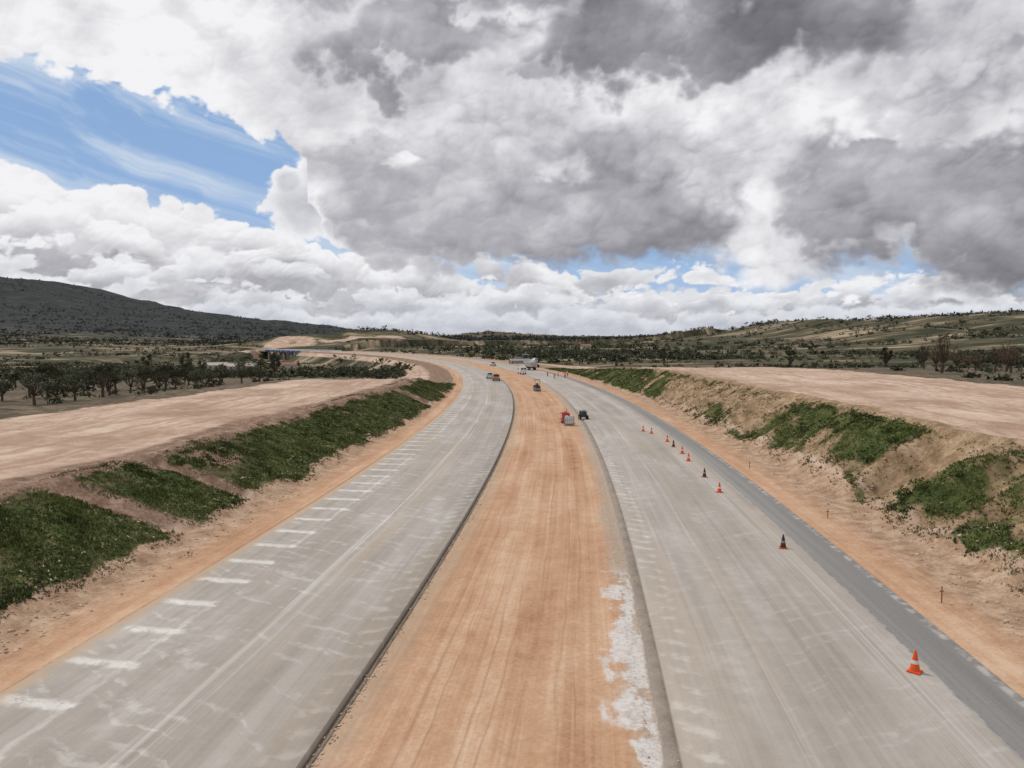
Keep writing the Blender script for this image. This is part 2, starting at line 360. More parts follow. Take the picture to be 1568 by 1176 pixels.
sL,oL=sample(90000,20,195,-28.5,-17); sR,oR=sample(80000,22,290,19,31)
s=np.concatenate([sL,sR]); o=np.concatenate([oL,oR]); g=grass(s,o); xx,yy=xy(s,o)
nn=fbm(xx*.9,yy*.9,3)
keep=(g+(nn-.5)*.9)>.44
tuftmesh('bank_grass',s[keep],o[keep],.06+.09*RG.random(keep.sum())+.10*(nn[keep]>.6),gmat,3)
keep=((g+(nn-.5)*.7)<.62)&(g>.06)&(RG.random(len(g))<.4)
tuftmesh('dry_bank_weeds',s[keep],o[keep],.08+.12*RG.random(keep.sum()),dmat,3)

def clumps(name,x,y,z,r,hh,K,mat,leaf=.34,lo=0.0,shade=None):
    n=len(x); d=RG.normal(size=(n,K,3)); d/=np.linalg.norm(d,axis=2,keepdims=True)
    d*=RG.uniform(.45,1.0,(n,K,1)); lum=1+.35*np.sin(RG.uniform(0,6.28,(n,1))+3*np.arctan2(d[...,1],d[...,0]))
    c=np.empty((n,K,3)); c[...,0]=x[:,None]+d[...,0]*r[:,None]*lum; c[...,1]=y[:,None]+d[...,1]*r[:,None]*lum
    c[...,2]=z[:,None]+hh[:,None]*(lo+(1-lo)*(.5+.5*d[...,2]))
    v=RG.normal(size=(n,K,3,3))*leaf*np.minimum(r,hh)[:,None,None,None]
    V=(c[:,:,None,:]+v).reshape(-1,3); Fc=np.arange(len(V)).reshape(-1,3)
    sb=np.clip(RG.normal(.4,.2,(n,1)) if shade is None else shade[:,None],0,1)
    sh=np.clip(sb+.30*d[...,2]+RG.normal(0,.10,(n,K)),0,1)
    return mesh_np(name,V,Fc,mat,False,{'shade':('FLOAT','FACE',sh.ravel())})
smat=foliage_mat('scrub_leaves',(.016,.021,.012),(.10,.105,.058))
ss_,oo_=sample(70,44,84,22,29,1.0); k=grass(ss_,oo_)>.45; ss_,oo_=ss_[k],oo_[k]
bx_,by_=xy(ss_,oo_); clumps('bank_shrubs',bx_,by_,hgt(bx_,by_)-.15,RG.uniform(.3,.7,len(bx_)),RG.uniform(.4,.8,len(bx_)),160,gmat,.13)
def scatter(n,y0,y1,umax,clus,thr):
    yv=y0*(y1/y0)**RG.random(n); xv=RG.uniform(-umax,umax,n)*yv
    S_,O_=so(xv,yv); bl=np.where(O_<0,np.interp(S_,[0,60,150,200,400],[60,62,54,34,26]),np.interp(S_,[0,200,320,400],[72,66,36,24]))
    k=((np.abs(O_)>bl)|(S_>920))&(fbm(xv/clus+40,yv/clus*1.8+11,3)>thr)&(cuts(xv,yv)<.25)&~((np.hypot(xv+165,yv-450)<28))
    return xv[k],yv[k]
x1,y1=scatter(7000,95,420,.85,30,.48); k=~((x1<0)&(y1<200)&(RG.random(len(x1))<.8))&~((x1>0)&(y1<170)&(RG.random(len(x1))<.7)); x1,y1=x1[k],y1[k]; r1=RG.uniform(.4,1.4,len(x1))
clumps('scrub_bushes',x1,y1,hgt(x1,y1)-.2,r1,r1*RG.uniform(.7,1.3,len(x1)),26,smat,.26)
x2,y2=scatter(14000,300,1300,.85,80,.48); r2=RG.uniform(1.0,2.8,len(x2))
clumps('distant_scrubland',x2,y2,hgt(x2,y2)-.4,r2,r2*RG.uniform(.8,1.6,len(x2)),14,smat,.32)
fmat=foliage_mat('forest_needles',(.019,.024,.022),(.062,.070,.058))  # needle colours slightly lighter and bluer, painting in some distance haze
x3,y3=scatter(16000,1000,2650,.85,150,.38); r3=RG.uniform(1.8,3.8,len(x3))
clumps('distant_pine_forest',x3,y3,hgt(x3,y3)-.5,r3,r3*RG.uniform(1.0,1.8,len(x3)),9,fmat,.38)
gx=[];gy=[]
for i in range(18):
    for j in range(30):
        if random.random()<.22: continue
        yv=118+j*9.0+random.uniform(-1.5,1.5); xv=-84-i*9.5+random.uniform(-1.5,1.5)-j*.9
        gx.append(xv); gy.append(yv)
gx=np.array(gx); gy=np.array(gy); rr=RG.uniform(1.4,2.3,len(gx))
olive=foliage_mat('olive_leaves',(.020,.024,.014),(.125,.13,.08))
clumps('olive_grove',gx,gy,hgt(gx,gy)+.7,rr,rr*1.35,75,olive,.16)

def seg(V,Fc,p0,p1,r0,r1,n=6):
    p0=Vector(p0);p1=Vector(p1); d=(p1-p0).normalized(); a=d.orthogonal().normalized(); b=d.cross(a); base=len(V)
    for p,r in((p0,r0),(p1,r1)):
        for i in range(n):
            t=i*2*math.pi/n; V.append(tuple(p+a*math.cos(t)*r+b*math.sin(t)*r))
    for i in range(n): Fc.append((base+i,base+(i+1)%n,base+n+(i+1)%n,base+n+i))
bark=simple('bark',(.10,.075,.055),.9,.1,.4,3)
V=[];Fc=[]
for x,y,z in zip(gx,gy,hgt(gx,gy)): seg(V,Fc,(x,y,z-.2),(x+random.uniform(-.2,.2),y,z+1.3),.2,.13,5)
mesh_np('olive_grove_trunks',V,Fc,bark)
def tree_mesh(name,seed,h,cr,mat,clump=9,leaves=70,leaf=.13,trunk=.3,twigs=2,zsq=.7):
    rnd=random.Random(seed); V=[];Fc=[]
    tt=trunk*h; bend=(rnd.uniform(-.2,.2),rnd.uniform(-.2,.2),tt)
    seg(V,Fc,(0,0,-.3),(bend[0]*.5,bend[1]*.5,tt*.5),.06*h*.8,.045*h,8); seg(V,Fc,(bend[0]*.5,bend[1]*.5,tt*.5),bend,.045*h,.036*h,8)
    cs=[]
    for i in range(clump):
        a=i*2.4+rnd.uniform(-.4,.4); rr=cr*rnd.uniform(.3,.85); z=tt+(h-tt)*rnd.uniform(.25,.88)
        if z>tt+.7*(h-tt): rr*=.5
        c=(math.cos(a)*rr,math.sin(a)*rr,z); cs.append(c)
        m_=((c[0]+bend[0])/2+rnd.uniform(-.1,.1),(c[1]+bend[1])/2,(c[2]+tt)/2-.1*h*rnd.random())
        seg(V,Fc,bend,m_,.028*h,.018*h,5); seg(V,Fc,m_,c,.018*h,.007*h,5)
        for k in range(twigs):
            e=(c[0]+rnd.uniform(-.3,.3)*cr,c[1]+rnd.uniform(-.3,.3)*cr,c[2]+rnd.uniform(.05,.25)*h); seg(V,Fc,c,e,.007*h,.003*h,4)
    sh=[.3]*len(Fc); mi=[0]*len(Fc)
    for c in cs:
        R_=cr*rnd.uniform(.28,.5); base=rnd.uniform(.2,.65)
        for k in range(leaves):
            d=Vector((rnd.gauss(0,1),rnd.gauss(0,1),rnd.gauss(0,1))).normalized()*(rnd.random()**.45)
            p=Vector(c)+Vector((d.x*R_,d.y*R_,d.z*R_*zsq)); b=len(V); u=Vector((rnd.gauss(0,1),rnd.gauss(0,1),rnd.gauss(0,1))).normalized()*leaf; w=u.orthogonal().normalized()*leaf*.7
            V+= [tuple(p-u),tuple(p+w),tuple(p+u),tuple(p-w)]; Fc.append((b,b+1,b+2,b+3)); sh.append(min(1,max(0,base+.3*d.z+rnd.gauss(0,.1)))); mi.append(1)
    return mesh_np(name,V,Fc,[bark,mat],False,{'shade':('FLOAT','FACE',sh)},link=False,midx=mi)
almond=foliage_mat('almond_buds',(.05,.035,.022),(.19,.12,.075))
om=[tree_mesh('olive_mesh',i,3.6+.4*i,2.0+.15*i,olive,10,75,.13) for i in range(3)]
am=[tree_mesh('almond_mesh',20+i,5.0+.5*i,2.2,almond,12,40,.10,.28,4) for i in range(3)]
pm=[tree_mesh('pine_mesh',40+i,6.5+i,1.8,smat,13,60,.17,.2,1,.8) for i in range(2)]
def plant(nm,meshes,pts):
    for i,(x,y) in enumerate(pts):
        ob=bpy.data.objects.new(nm,random.choice(meshes)); COL.objects.link(ob)
        ob.location=(x,y,float(hgt([x],[y])[0])-.05); ob.rotation_euler=(0,0,random.uniform(0,6.28)); k=random.uniform(.8,1.2); ob.scale=(k,k,k*random.uniform(.9,1.1))
pts=[]
for i in range(34):
    yv=84+(i//2)*5.0+random.uniform(-1.5,1.5); pts.append((float(xc(yv))-63-(i%2)*10-random.uniform(0,4)+max(0,yv-130)*.12,yv))
plant('olive_tree',om,pts)
pts=[]
for i in range(30):
    yv=146+ (i%5)*13+random.uniform(-4,4); pts.append((86+ (i//5)*11+random.uniform(-3,3)+(i%5)*6,yv))
plant('almond_tree',am,pts)
plant('pine_tree',pm,[(-84,205),(-98,228),(-75,240),(-120,250),(150,230),(135,250),(118,240),(96,262),(170,240),(60,300)])

def clods(name,s,o,sz,mat):
    x,y=xy(s,o); z=hgt(x,y)+sz*.05; n=len(x)
    base=np.array([[1,0,0],[0,1,0],[-1,0,0],[0,-1,0],[0,0,.6],[0,0,-.8]]); f=np.array([[0,1,4],[1,2,4],[2,3,4],[3,0,4],[1,0,5],[2,1,5],[3,2,5],[0,3,5]])
    V=base[None]*RG.uniform(.5,1.2,(n,6,1))+RG.normal(0,.15,(n,6,3)); V=V*sz[:,None,None]
    V+=np.stack([x,y,z],-1)[:,None]; Fc=f[None]+(np.arange(n)*6)[:,None,None]
    return mesh_np(name,V.reshape(-1,3),Fc.reshape(-1,3),mat,False,{'shade':('FLOAT','FACE',np.repeat(RG.random(n),8))})
cmat=foliage_mat('clod_soil',(.32,.21,.13),(.60,.48,.36),.95)
P=[]
for n,s0,s1,o0,o1,mx in((4500,18,170,-22.0,-17.8,.12),(4500,18,200,18.5,24,.13),(1800,15,160,-4.9,-4.4,.07),(600,15,120,3.8,4.9,.05),(500,25,120,-30,-26.5,.12),(500,30,140,28,33,.12),(900,20,150,-27,-21,.10)):
    s,o=sample(n,s0,s1,o0,o1); P.append((s,o,mx*RG.random(n)**3+.015))
clods('dirt_clods',*[np.concatenate([p[i] for p in P]) for i in range(3)],cmat)

# ------------------------------------------------------------ object helpers
def finish(bm,name,mat,parent,loc=(0,0,0),rot=(0,0,0),smooth=False):
    me=bpy.data.meshes.new(name); bm.to_mesh(me); bm.free()
    for m in (mat if isinstance(mat,list) else [mat]): me.materials.append(m)
    if smooth:
        for p in me.polygons: p.use_smooth=True
    ob=bpy.data.objects.new(name,me); COL.objects.link(ob); ob.location=loc; ob.rotation_euler=rot
    if parent: ob.parent=parent
    return ob
def empty(name,x,y,z,rz=0):
    e=bpy.data.objects.new(name,None); COL.objects.link(e); e.location=(x,y,z); e.rotation_euler=(0,0,rz); e.empty_display_size=.3; return e
def box(name,par,loc,size,mat,bev=.04,rot=(0,0,0)):
    bm=bmesh.new(); bmesh.ops.create_cube(bm,size=1); bmesh.ops.scale(bm,vec=size,verts=bm.verts)
    if bev: bmesh.ops.bevel(bm,geom=bm.edges[:],offset=min(bev,min(size)*.4),segments=2,affect='EDGES')
    return finish(bm,name,mat,par,loc,rot)
def cyl(name,par,loc,r,L,mat,axis='X',r2=None,seg=20):
    bm=bmesh.new(); bmesh.ops.create_cone(bm,cap_ends=True,segments=seg,radius1=r,radius2=r if r2 is None else r2,depth=L)
    rot={'X':(0,math.pi/2,0),'Y':(math.pi/2,0,0),'Z':(0,0,0)}[axis] if isinstance(axis,str) else axis
    return finish(bm,name,mat,par,loc,rot)
def prof(name,par,pts,w,mat,bev=.05,x0=0):
    bm=bmesh.new(); vs=[bm.verts.new((x0-w/2,p[0],p[1])) for p in pts]; f=bm.faces.new(vs)
    r=bmesh.ops.extrude_face_region(bm,geom=[f]); bmesh.ops.translate(bm,vec=(w,0,0),verts=[v for v in r['geom'] if isinstance(v,bmesh.types.BMVert)])
    bmesh.ops.recalc_face_normals(bm,faces=bm.faces)
    if bev: bmesh.ops.bevel(bm,geom=bm.edges[:],offset=bev,segments=2,affect='EDGES')
    return finish(bm,name,mat,par)
white=simple('white_paint',(.66,.66,.64),.35,.5,.12,2); orange=simple('orange_paint',(.33,.14,.08),.4,.5,.2,3); red=simple('red_paint',(.50,.035,.025),.4,.5,.2,3)
tyre=simple('rubber',(.025,.025,.025),.9,.1,.3,8); glass=simple('dark_glass',(.02,.025,.03),.1,.6,.1,1)
steel=simple('steel',(.25,.25,.26),.5,.5,.3,6); dark=simple('dark_machine',(.045,.045,.05),.6,.3,.3,6); blue=simple('blue_formwork',(.04,.10,.30),.6,.3,.3,1)
greyc=simple('pier_concrete',(.42,.40,.37),.85,.2,.2,.4); lamp=simple('lamp_glass',(.7,.68,.6),.2,.6,.1,3); tail=simple('tail_lamp',(.4,.02,.02),.3,.5,.1,3)
def wheels(e,xs,ys_,r=.36,w=.24):
    i=1
    for y in ys_:
        for x in(-xs,xs):
            cyl('wheel_%d'%i,e,(x,y,r),r,w,tyre); cyl('hub_%d'%i,e,(x*1.01+math.copysign(w*.45,x),y,r),r*.5,.06,steel); i+=1
def zat(x,y,on='road'): return 0.0 if on=='road' else float(hgt([x],[y])[0])
def pickup(name,x,y,rz,mat,z=0):
    e=empty(name,x,y,z,rz)
    prof('body',e,[(-2.6,.45),(-2.62,1.0),(-.75,1.02),(-.6,1.02),(1.1,1.02),(1.3,1.08),(2.4,.98),(2.55,.8),(2.55,.42)],1.8,mat,.06)
    prof('cab',e,[(-.75,1.0),(-.65,1.7),(-.4,1.78),(.55,1.78),(1.25,1.05)],1.6,mat,.07)
    prof('side_windows',e,[(-.6,1.12),(-.55,1.62),(.5,1.65),(1.0,1.12)],1.64,glass,.02)
    box('windscreen',e,(0,.97,1.42),(1.4,.03,.72),glass,.01,(math.radians(-42),0,0)); box('rear_window',e,(0,-.74,1.4),(1.3,.03,.4),glass,.01,(math.radians(8),0,0))
    box('load_bed',e,(0,-1.65,1.03),(1.5,1.6,.06),dark,.01); box('front_bumper',e,(0,2.58,.5),(1.75,.12,.22),dark); box('rear_bumper',e,(0,-2.66,.5),(1.7,.1,.18),dark)
    for sx in(-.7,.7): box('headlight',e,(sx,2.55,.82),(.3,.05,.16),lamp,.02); box('tail_light',e,(sx*1.15,-2.63,.85),(.14,.05,.28),tail,.02)
    box('beacon',e,(0,.1,1.85),(.5,.18,.1),orange,.03); wheels(e,.82,(-1.6,1.65)); return e
def van(name,x,y,rz,mat,z=0):
    e=empty(name,x,y,z,rz)
    prof('body',e,[(-2.6,.4),(-2.6,2.2),(-2.45,2.35),(1.0,2.35),(1.75,1.35),(2.5,1.1),(2.6,.8),(2.6,.4)],1.9,mat,.08)
    box('windscreen',e,(0,1.42,1.86),(1.6,.03,1.02),glass,.01,(math.radians(-37),0,0)); 
    for sx in(-.96,.96): box('side_window',e,(sx,.75,1.65),(.03,.9,.55),glass,.02); box('mirror',e,(sx*1.15,1.35,1.45),(.14,.08,.24),dark,.02)
    box('rear_window_left',e,(-.45,-2.61,1.7),(.7,.03,.5),glass,.02); box('rear_window_right',e,(.45,-2.61,1.7),(.7,.03,.5),glass,.02)
    for sx in(-.7,.7): box('headlight',e,(sx,2.56,.9),(.3,.06,.2),lamp,.02); box('tail_light',e,(sx*1.2,-2.61,1.1),(.12,.05,.4),tail,.02)
    box('bumper',e,(0,2.62,.5),(1.8,.1,.22),dark); wheels(e,.85,(-1.6,1.65)); return e
def dump_truck(name,x,y,rz,mat,bed,z=0):
    e=empty(name,x,y,z,rz)
    box('chassis',e,(0,-.3,.9),(.9,7.6,.3),dark); prof('cab',e,[(2.2,.7),(2.2,3.0),(3.9,3.0),(4.15,1.9),(4.15,.7)],2.4,mat,.08)
    box('windscreen',e,(0,4.06,2.35),(2.1,.04,.85),glass,.02,(math.radians(-12),0,0))
    for sx in(-1.21,1.21): box('cab_window',e,(sx,3.2,2.35),(.04,1.1,.7),glass,.02)
    prof('tipper_body',e,[(-4.3,1.3),(-4.6,2.9),(2.0,3.0),(2.1,3.3),(1.9,1.3)],2.5,bed,.05)
    for i in range(6):
        for sx in(-1.28,1.28): box('body_rib',e,(sx,-3.6+i*1.0,2.1),(.08,.12,1.5),bed,.01)
    for sx in(-.95,.95): box('headlight',e,(sx,4.17,1.0),(.35,.05,.2),lamp,.02); box('tail_light',e,(sx,-4.2,1.0),(.3,.05,.15),tail,.02)
    box('bumper',e,(0,4.2,.65),(2.4,.15,.3),dark); wheels(e,1.05,(-3.2,-1.9,3.0),.5,.35); return e
def mixer(name,x,y,rz,z=0):
    e=empty(name,x,y,z,rz)
    box('chassis',e,(0,-.3,.9),(.9,7.6,.3),dark); prof('cab',e,[(2.4,.7),(2.4,2.9),(3.9,2.9),(4.15,1.9),(4.15,.7)],2.4,white,.08)
    box('windscreen',e,(0,4.06,2.3),(2.1,.04,.8),glass,.02,(math.radians(-12),0,0))
    bm=bmesh.new(); pr=[(-3.4,.5),(-2.6,.85),(-1.0,1.2),(.6,1.15),(1.6,.6)]; rings=[]
    for yy_,r_ in pr: rings.append([bm.verts.new((r_*math.cos(a*math.pi/10),yy_,r_*math.sin(a*math.pi/10))) for a in range(20)])
    for a,b in zip(rings,rings[1:]):
        for i in range(20): bm.faces.new((a[i],a[(i+1)%20],b[(i+1)%20],b[i]))
    bm.faces.new(rings[0]); bm.faces.new(rings[-1]); bmesh.ops.recalc_face_normals(bm,faces=bm.faces)
    finish(bm,'drum',white,e,(0,0,2.35),(math.radians(-10),0,0),True)
    box('hopper',e,(0,-3.6,3.3),(1.1,.9,.7),steel); box('chute',e,(0,-4.2,1.9),(.5,1.5,.15),steel,.02,(math.radians(45),0,0)); wheels(e,1.05,(-3.2,-1.9,3.0),.5,.35); return e
def paver(name,x,y,rz,z=0):
    e=empty(name,x,y,z,rz)
    box('main_frame',e,(0,0,1.7),(8.6,2.2,.9),white); box('engine_housing',e,(-1,0,2.6),(3.4,2.0,1.0),steel,.08); box('operator_platform',e,(2.2,0,2.3),(2.4,2.2,.15),steel)
    box('canopy',e,(2.2,0,4.2),(2.6,2.4,.1),white,.03)
    for sx in(1.1,3.3):
        for sy in(-1,1): cyl('canopy_post',e,(sx,sy,3.2),.04,2.0,steel,'Z')
    for sx in(-4.6,4.6):
        for sy in(-2.6,2.6):
            cyl('leg_column',e,(sx,sy,1.6),.22,2.4,steel,'Z'); box('arm',e,(sx*.97,sy*.6,1.8),(.4,2.4,.4),white); prof('crawler',e,[(sy-.9,.15),(sy-1.05,.4),(sy-.85,.7),(sy+.85,.7),(sy+1.05,.4),(sy+.9,.15),(sy+.75,.03),(sy-.75,.03)],.4,dark,.03,sx)
    box('paving_mould',e,(0,-.5,.55),(8.0,2.2,.9),steel); box('control_panel',e,(2.2,.9,2.8),(1.0,.3,.8),dark); return e
def roller(name,x,y,rz,z=0):
    e=empty(name,x,y,z,rz)
    cyl('front_drum',e,(0,1.1,.45),.45,1.3,steel); cyl('rear_drum',e,(0,-1.0,.45),.45,1.3,steel)
    prof('body',e,[(-1.4,.75),(-1.4,1.15),(-.3,1.2),(-.2,.95),(.3,.95),(.5,1.3),(1.6,1.2),(1.65,.85)],1.1,dark,.05)
    box('seat',e,(0,-.35,1.3),(.5,.45,.12),dark); box('seat_back',e,(0,-.58,1.55),(.5,.1,.45),red); cyl('steering_wheel',e,(0,.15,1.5),.2,.03,dark,(math.radians(-30),0,0)); cyl('steering_column',e,(0,.3,1.3),.03,.45,dark,(math.radians(-30),0,0))
    for sx in(-.5,.5): cyl('roll_bar_post',e,(sx,-.75,1.75),.035,1.4,dark,'Z')
    box('canopy',e,(0,-.2,2.45),(1.3,1.5,.07),dark,.02); box('yoke_front',e,(0,1.1,.85),(1.45,.5,.12),dark)
    for sx in (-.5,.5): box('tail_light',e,(sx,-1.42,.98),(.16,.04,.1),tail,.01)
    return e
pickup('pickup_truck',-4.2,203,math.pi,orange); pickup('pickup_truck',-6.2,214,0,white)
roller('road_roller',5.4,164,.1,zat(5.4,164,'g'))
van('white_van',3.2,244,.2,white); dump_truck('dump_truck',6.4,276,.3,white,greyc); mixer('concrete_mixer_truck',9.0,305,.2)
paver('slipform_paver',4.0,350,.2); pickup('pickup_truck',-8,320,.2,white)
e=empty('water_tank',7.3,96.5,0,.1)
box('pallet',e,(0,0,.08),(1.2,1.0,.14),simple('wood',(.35,.25,.15)),.01); box('tank',e,(0,0,.72),(1.12,.94,1.05),white,.12); cyl('cap',e,(0,0,1.28),.15,.08,dark,'Z')
for i in range(5):
    for sy in(-.5,.5): box('cage_bar_v',e,(-.56+.28*i,sy,.68),(.025,.025,1.1),steel,0)
    for sx in(-.6,.6): box('cage_bar_s',e,(sx,-.46+.23*i,.68),(.025,.025,1.1),steel,0)
for zz in(.3,.75,1.22):
    for sy in(-.515,.515): box('cage_rail',e,(0,sy,zz),(1.22,.02,.03),steel,0)
e.location=(7.4,98.0,zat(7.4,98.0,'g'))
e=empty('generator',7.1,101.0,zat(7.1,101.0,'g'),.1)
box('skid',e,(0,0,.12),(1.0,1.8,.16),dark); box('housing',e,(0,0,.85),(1.0,1.7,1.15),red,.08); box('louvre_panel',e,(0,-.86,.75),(.7,.03,.5),dark,.01); cyl('exhaust',e,(.3,.5,1.6),.05,.4,steel,'Z'); box('control_door',e,(-.51,0,.95),(.03,.7,.5),white,.01); box('lifting_eye',e,(0,0,1.47),(.3,.06,.1),dark,.02)
e=empty('mini_dumper',9.9,105,0,.1)
prof('skip',e,[(.0,.45),(-.1,1.0),(.75,1.1),(.7,.6),(.4,.4)],.9,dark,.03); prof('body',e,[(-.8,.3),(-.8,.85),(-.15,.9),(-.05,.3)],.75,dark,.04); box('seat',e,(0,-.45,.95),(.4,.35,.1),dark); box('roll_bar',e,(0,-.78,1.25),(.75,.05,.05),steel,.01)
for sx in(-.35,.35): cyl('roll_post',e,(sx,-.78,1.05),.025,.4,steel,'Z')
wheels(e,.5,(-.55,.4),.28,.2)
cone_o=simple('cone_orange',(.75,.10,.02),.5,.3,.15,5); cone_w=simple('cone_white',(.70,.68,.64),.5,.3,.25,9); cone_d=simple('cone_shadow_tone',(.07,.05,.045),.7,.2,.4,5)  # dark cone variant has shadow tones put into its body colour
def cone(s,o,m1,rz):
    x,y=xy(s,o); e=empty('traffic_cone',float(x),float(y),0.004,rz); cw=cone_w if m1 is cone_o else steel
    box('base',e,(0,0,.025),(.42,.42,.05),cone_o,.02)
    cyl('lower_body',e,(0,0,.17),.155,.24,m1,'Z',.118,24); cyl('mid_stripe',e,(0,0,.35),.1175,.12,cw,'Z',.098,24); cyl('upper_body',e,(0,0,.57),.0975,.32,m1,'Z',.03,24)
for s,o,m1 in((25.7,13.25,cone_o),(40.5,12.85,cone_d),(55,12.35,cone_o),(61,12.4,cone_d),(69,12.5,cone_o),(73.5,12.7,cone_o),(78,12.6,cone_d),(82,12.6,cone_o),(89,11.9,cone_o),(91,11.2,cone_o)): cone(s,o,m1,random.uniform(0,1.5))
wood=simple('stake_wood',(.22,.15,.09),.9,.1)
for s,o,hh in((26,18.3,.9),(33,17.4,.8),(48,17.6,.7),(66,17.2,.8)):
    x,y=xy(s,o); x=float(x);y=float(y); e=empty('survey_stake',x,y,zat(x,y,'g'),.3); box('post',e,(0,0,hh/2-.1),(.04,.04,hh),wood,.005); box('crosspiece',e,(0,0,hh*.62),(.22,.03,.04),wood,.005)
v=empty('viaduct',*[float(q) for q in xy(760,0)],0)
def vpart(name,ob):
    ob.name=name; ob.parent=v; ob.matrix_parent_inverse=v.matrix_world.inverted()
bpy.context.view_layer.update()
for a,b in((-15.9,-4.8),(4.8,15.9)):
    vpart('deck',strip('deck',a,b,750,890,-.36,-1.6,greyc,2,5)); vpart('parapet',strip('parapet',a-.3,a-.02,750,890,.9,-1.2,greyc,2,5)); vpart('parapet',strip('parapet',b+.02,b+.3,750,890,.9,-1.2,greyc,2,5))
    for s in range(764,885,20):
        for o in (a+2.5,b-2.5):
            x,y=[float(q) for q in xy(s,o)]; p=cyl('pier',None,(x,y,-7.5),.9,12,greyc,'Z'); vpart('pier',p)
for s in range(775,860,14):
    x,y=[float(q) for q in xy(s,-17.2)]; p=box('formwork_panel',None,(x,y,-.6),(1.0,9,1.8),blue,.05,(0,0,(s-CY)/R)); vpart('formwork_panel',p)
roof=simple('roof_tile',(.30,.16,.10),.9,.1,.3,1); wallm=simple('render_wall',(.45,.41,.36),.9,.1,.15,.5)
def house(name,x,y,L,W,h,rz,rf=roof):
    e=empty(name,x,y,float(hgt([x],[y])[0])-.3,rz); box('walls',e,(0,0,h/2),(L,W,h),wallm,.02)
    bm=bmesh.new(); q=[(-L/2-.4,-W/2-.4,h+.003),(L/2+.4,-W/2-.4,h+.003),(L/2+.4,W/2+.4,h+.003),(-L/2-.4,W/2+.4,h+.003),(-L/2-.4,0,h+W*.22),(L/2+.4,0,h+W*.22)]
    vs=[bm.verts.new(p) for p in q]
    for f in((0,1,5,4),(2,3,4,5),(0,4,3),(1,2,5),(3,2,1,0)): bm.faces.new([vs[i] for i in f])
    finish(bm,'roof',rf,e)
    n=int(L//3.5)
    for i in range(n):
        xx_=-L/2+(i+.5)*L/n
        if i==n//2: box('door',e,(xx_,-W/2-.02,1.1),(1.2,.06,2.2),dark,.01)
        else: box('window',e,(xx_,-W/2-.02,h*.58),(1.1,.06,1.0),glass,.01)
house('farm_shed',-165,470,20,8,2.6,.15,wallm); house('farm_house',-143,486,10,7,3.2,.1); house('farm_shed',-196,500,16,8,2.6,.2,wallm); house('farm_house',62,640,8,6,3.2,.2); house('farm_house',-60,1300,14,9,5,.2)

wm,nb,b=new_mat('worker_clothes',.8,.2); tcz=nb.sep(wm.node_tree.nodes.new('ShaderNodeTexCoord').outputs['Object'])[2]
rmp=nb.ramp(nb.mul(tcz,.5),[(0,(.03,.03,.035)),(.05,(.03,.04,.09)),(.43,(.7,.22,.02)),(.55,(.7,.7,.65)),(.58,(.7,.22,.02)),(.74,(.45,.27,.19)),(.83,(.75,.75,.72))]); rmp.node.color_ramp.interpolation='CONSTANT'
nb.put(b.inputs['Base Color'],rmp)
def worker(x,y,rz,var):
    J=[(0,0,.95),(0,0,1.2),(0,.02,1.42),(0,.03,1.52),(0,.04,1.64),(0,.04,1.76),(-.2,.02,1.42),(-.27,.03+var*.1,1.15),(-.22,.2+var*.1,.95),(-.21,.28,.88),(.2,.02,1.42),(.28,.0,1.14),(.29,.06,.88),(.29,.08,.8),(-.1,0,.88),(-.12,.06*var,.48),(-.13,-.05*var,.08),(-.14,.12,.04),(.1,0,.88),(.13,.08,.48),(.14,.02,.08),(.15,.19,.04)]
    E=[(0,1),(1,2),(2,3),(3,4),(4,5),(2,6),(6,7),(7,8),(8,9),(2,10),(10,11),(11,12),(12,13),(0,14),(14,15),(15,16),(16,17),(0,18),(18,19),(19,20),(20,21)]
    Rr=[.15,.15,.15,.06,.095,.09,.075,.055,.04,.035,.075,.055,.04,.035,.1,.075,.05,.04,.1,.075,.05,.04]
    me=bpy.data.meshes.new('worker'); me.from_pydata(J,E,[]); ob=bpy.data.objects.new('construction_worker',me); COL.objects.link(ob)
    ob.modifiers.new('skin','SKIN')
    if not me.skin_vertices:
        bpy.context.view_layer.objects.active=ob; ob.select_set(True)
        try: bpy.ops.mesh.customdata_skin_add()
        except Exception as ex: print(ex)
        ob.select_set(False)
    for i,sv in enumerate(me.skin_vertices[0].data): sv.radius=(Rr[i],Rr[i]); sv.use_root=(i==0)
    ob.modifiers.new('sub','SUBSURF').levels=1; me.materials.append(wm); ob.location=(x,y,0); ob.rotation_euler=(0,0,rz)
for i,(x,y) in enumerate(((12.0,214),(13.4,220),(15.2,217),(10.6,226),(16.5,226))): worker(x,y,i*1.3,1 if i%2 else -1)

# ------------------------------------------------------------ sky
cp,sp_=math.cos(PITCH),math.sin(PITCH)
def ang(px,py):
    u=px-784; v_=py-588; x=u; y=F*cp-v_*sp_; z=-F*sp_-v_*cp
    return math.atan2(x,y)*11.62, math.atan2(z,math.hypot(x,y))*11.62
def crv(U,pts):
    q=[ang(*p) for p in pts]; return np.interp(U,[a for a,b in q],[b for a,b in q])
azd=np.concatenate([np.arange(-180,-41,2.0),np.arange(-40,40.01,.06),np.arange(42,181,2.0)]); eld=np.concatenate([np.arange(-3,26.5,.055),np.arange(26.8,38.1,.4)])
AZ,EL=np.meshgrid(np.radians(azd),np.radians(eld)); U=AZ*11.62; V=EL*11.62
ua=np.radians(azd)*11.62; va=np.radians(eld)*11.62
def relief(h):
    gv,gu=np.gradient(h,va,ua); return gu,gv
def puff(seed,scale,o=4,warp=.35,g=.5,vs=1.25,wo=4):
    x=U*scale+seed*13.1; y=V*scale*vs+seed*7.7
    wx=(fbm(x*.9+3,y*.9,wo)-.5)*warp*2; wy=(fbm(x*.9+50,y*.9+20,wo)-.5)*warp*2
    return billow(x+wx,y+wy,o,g)
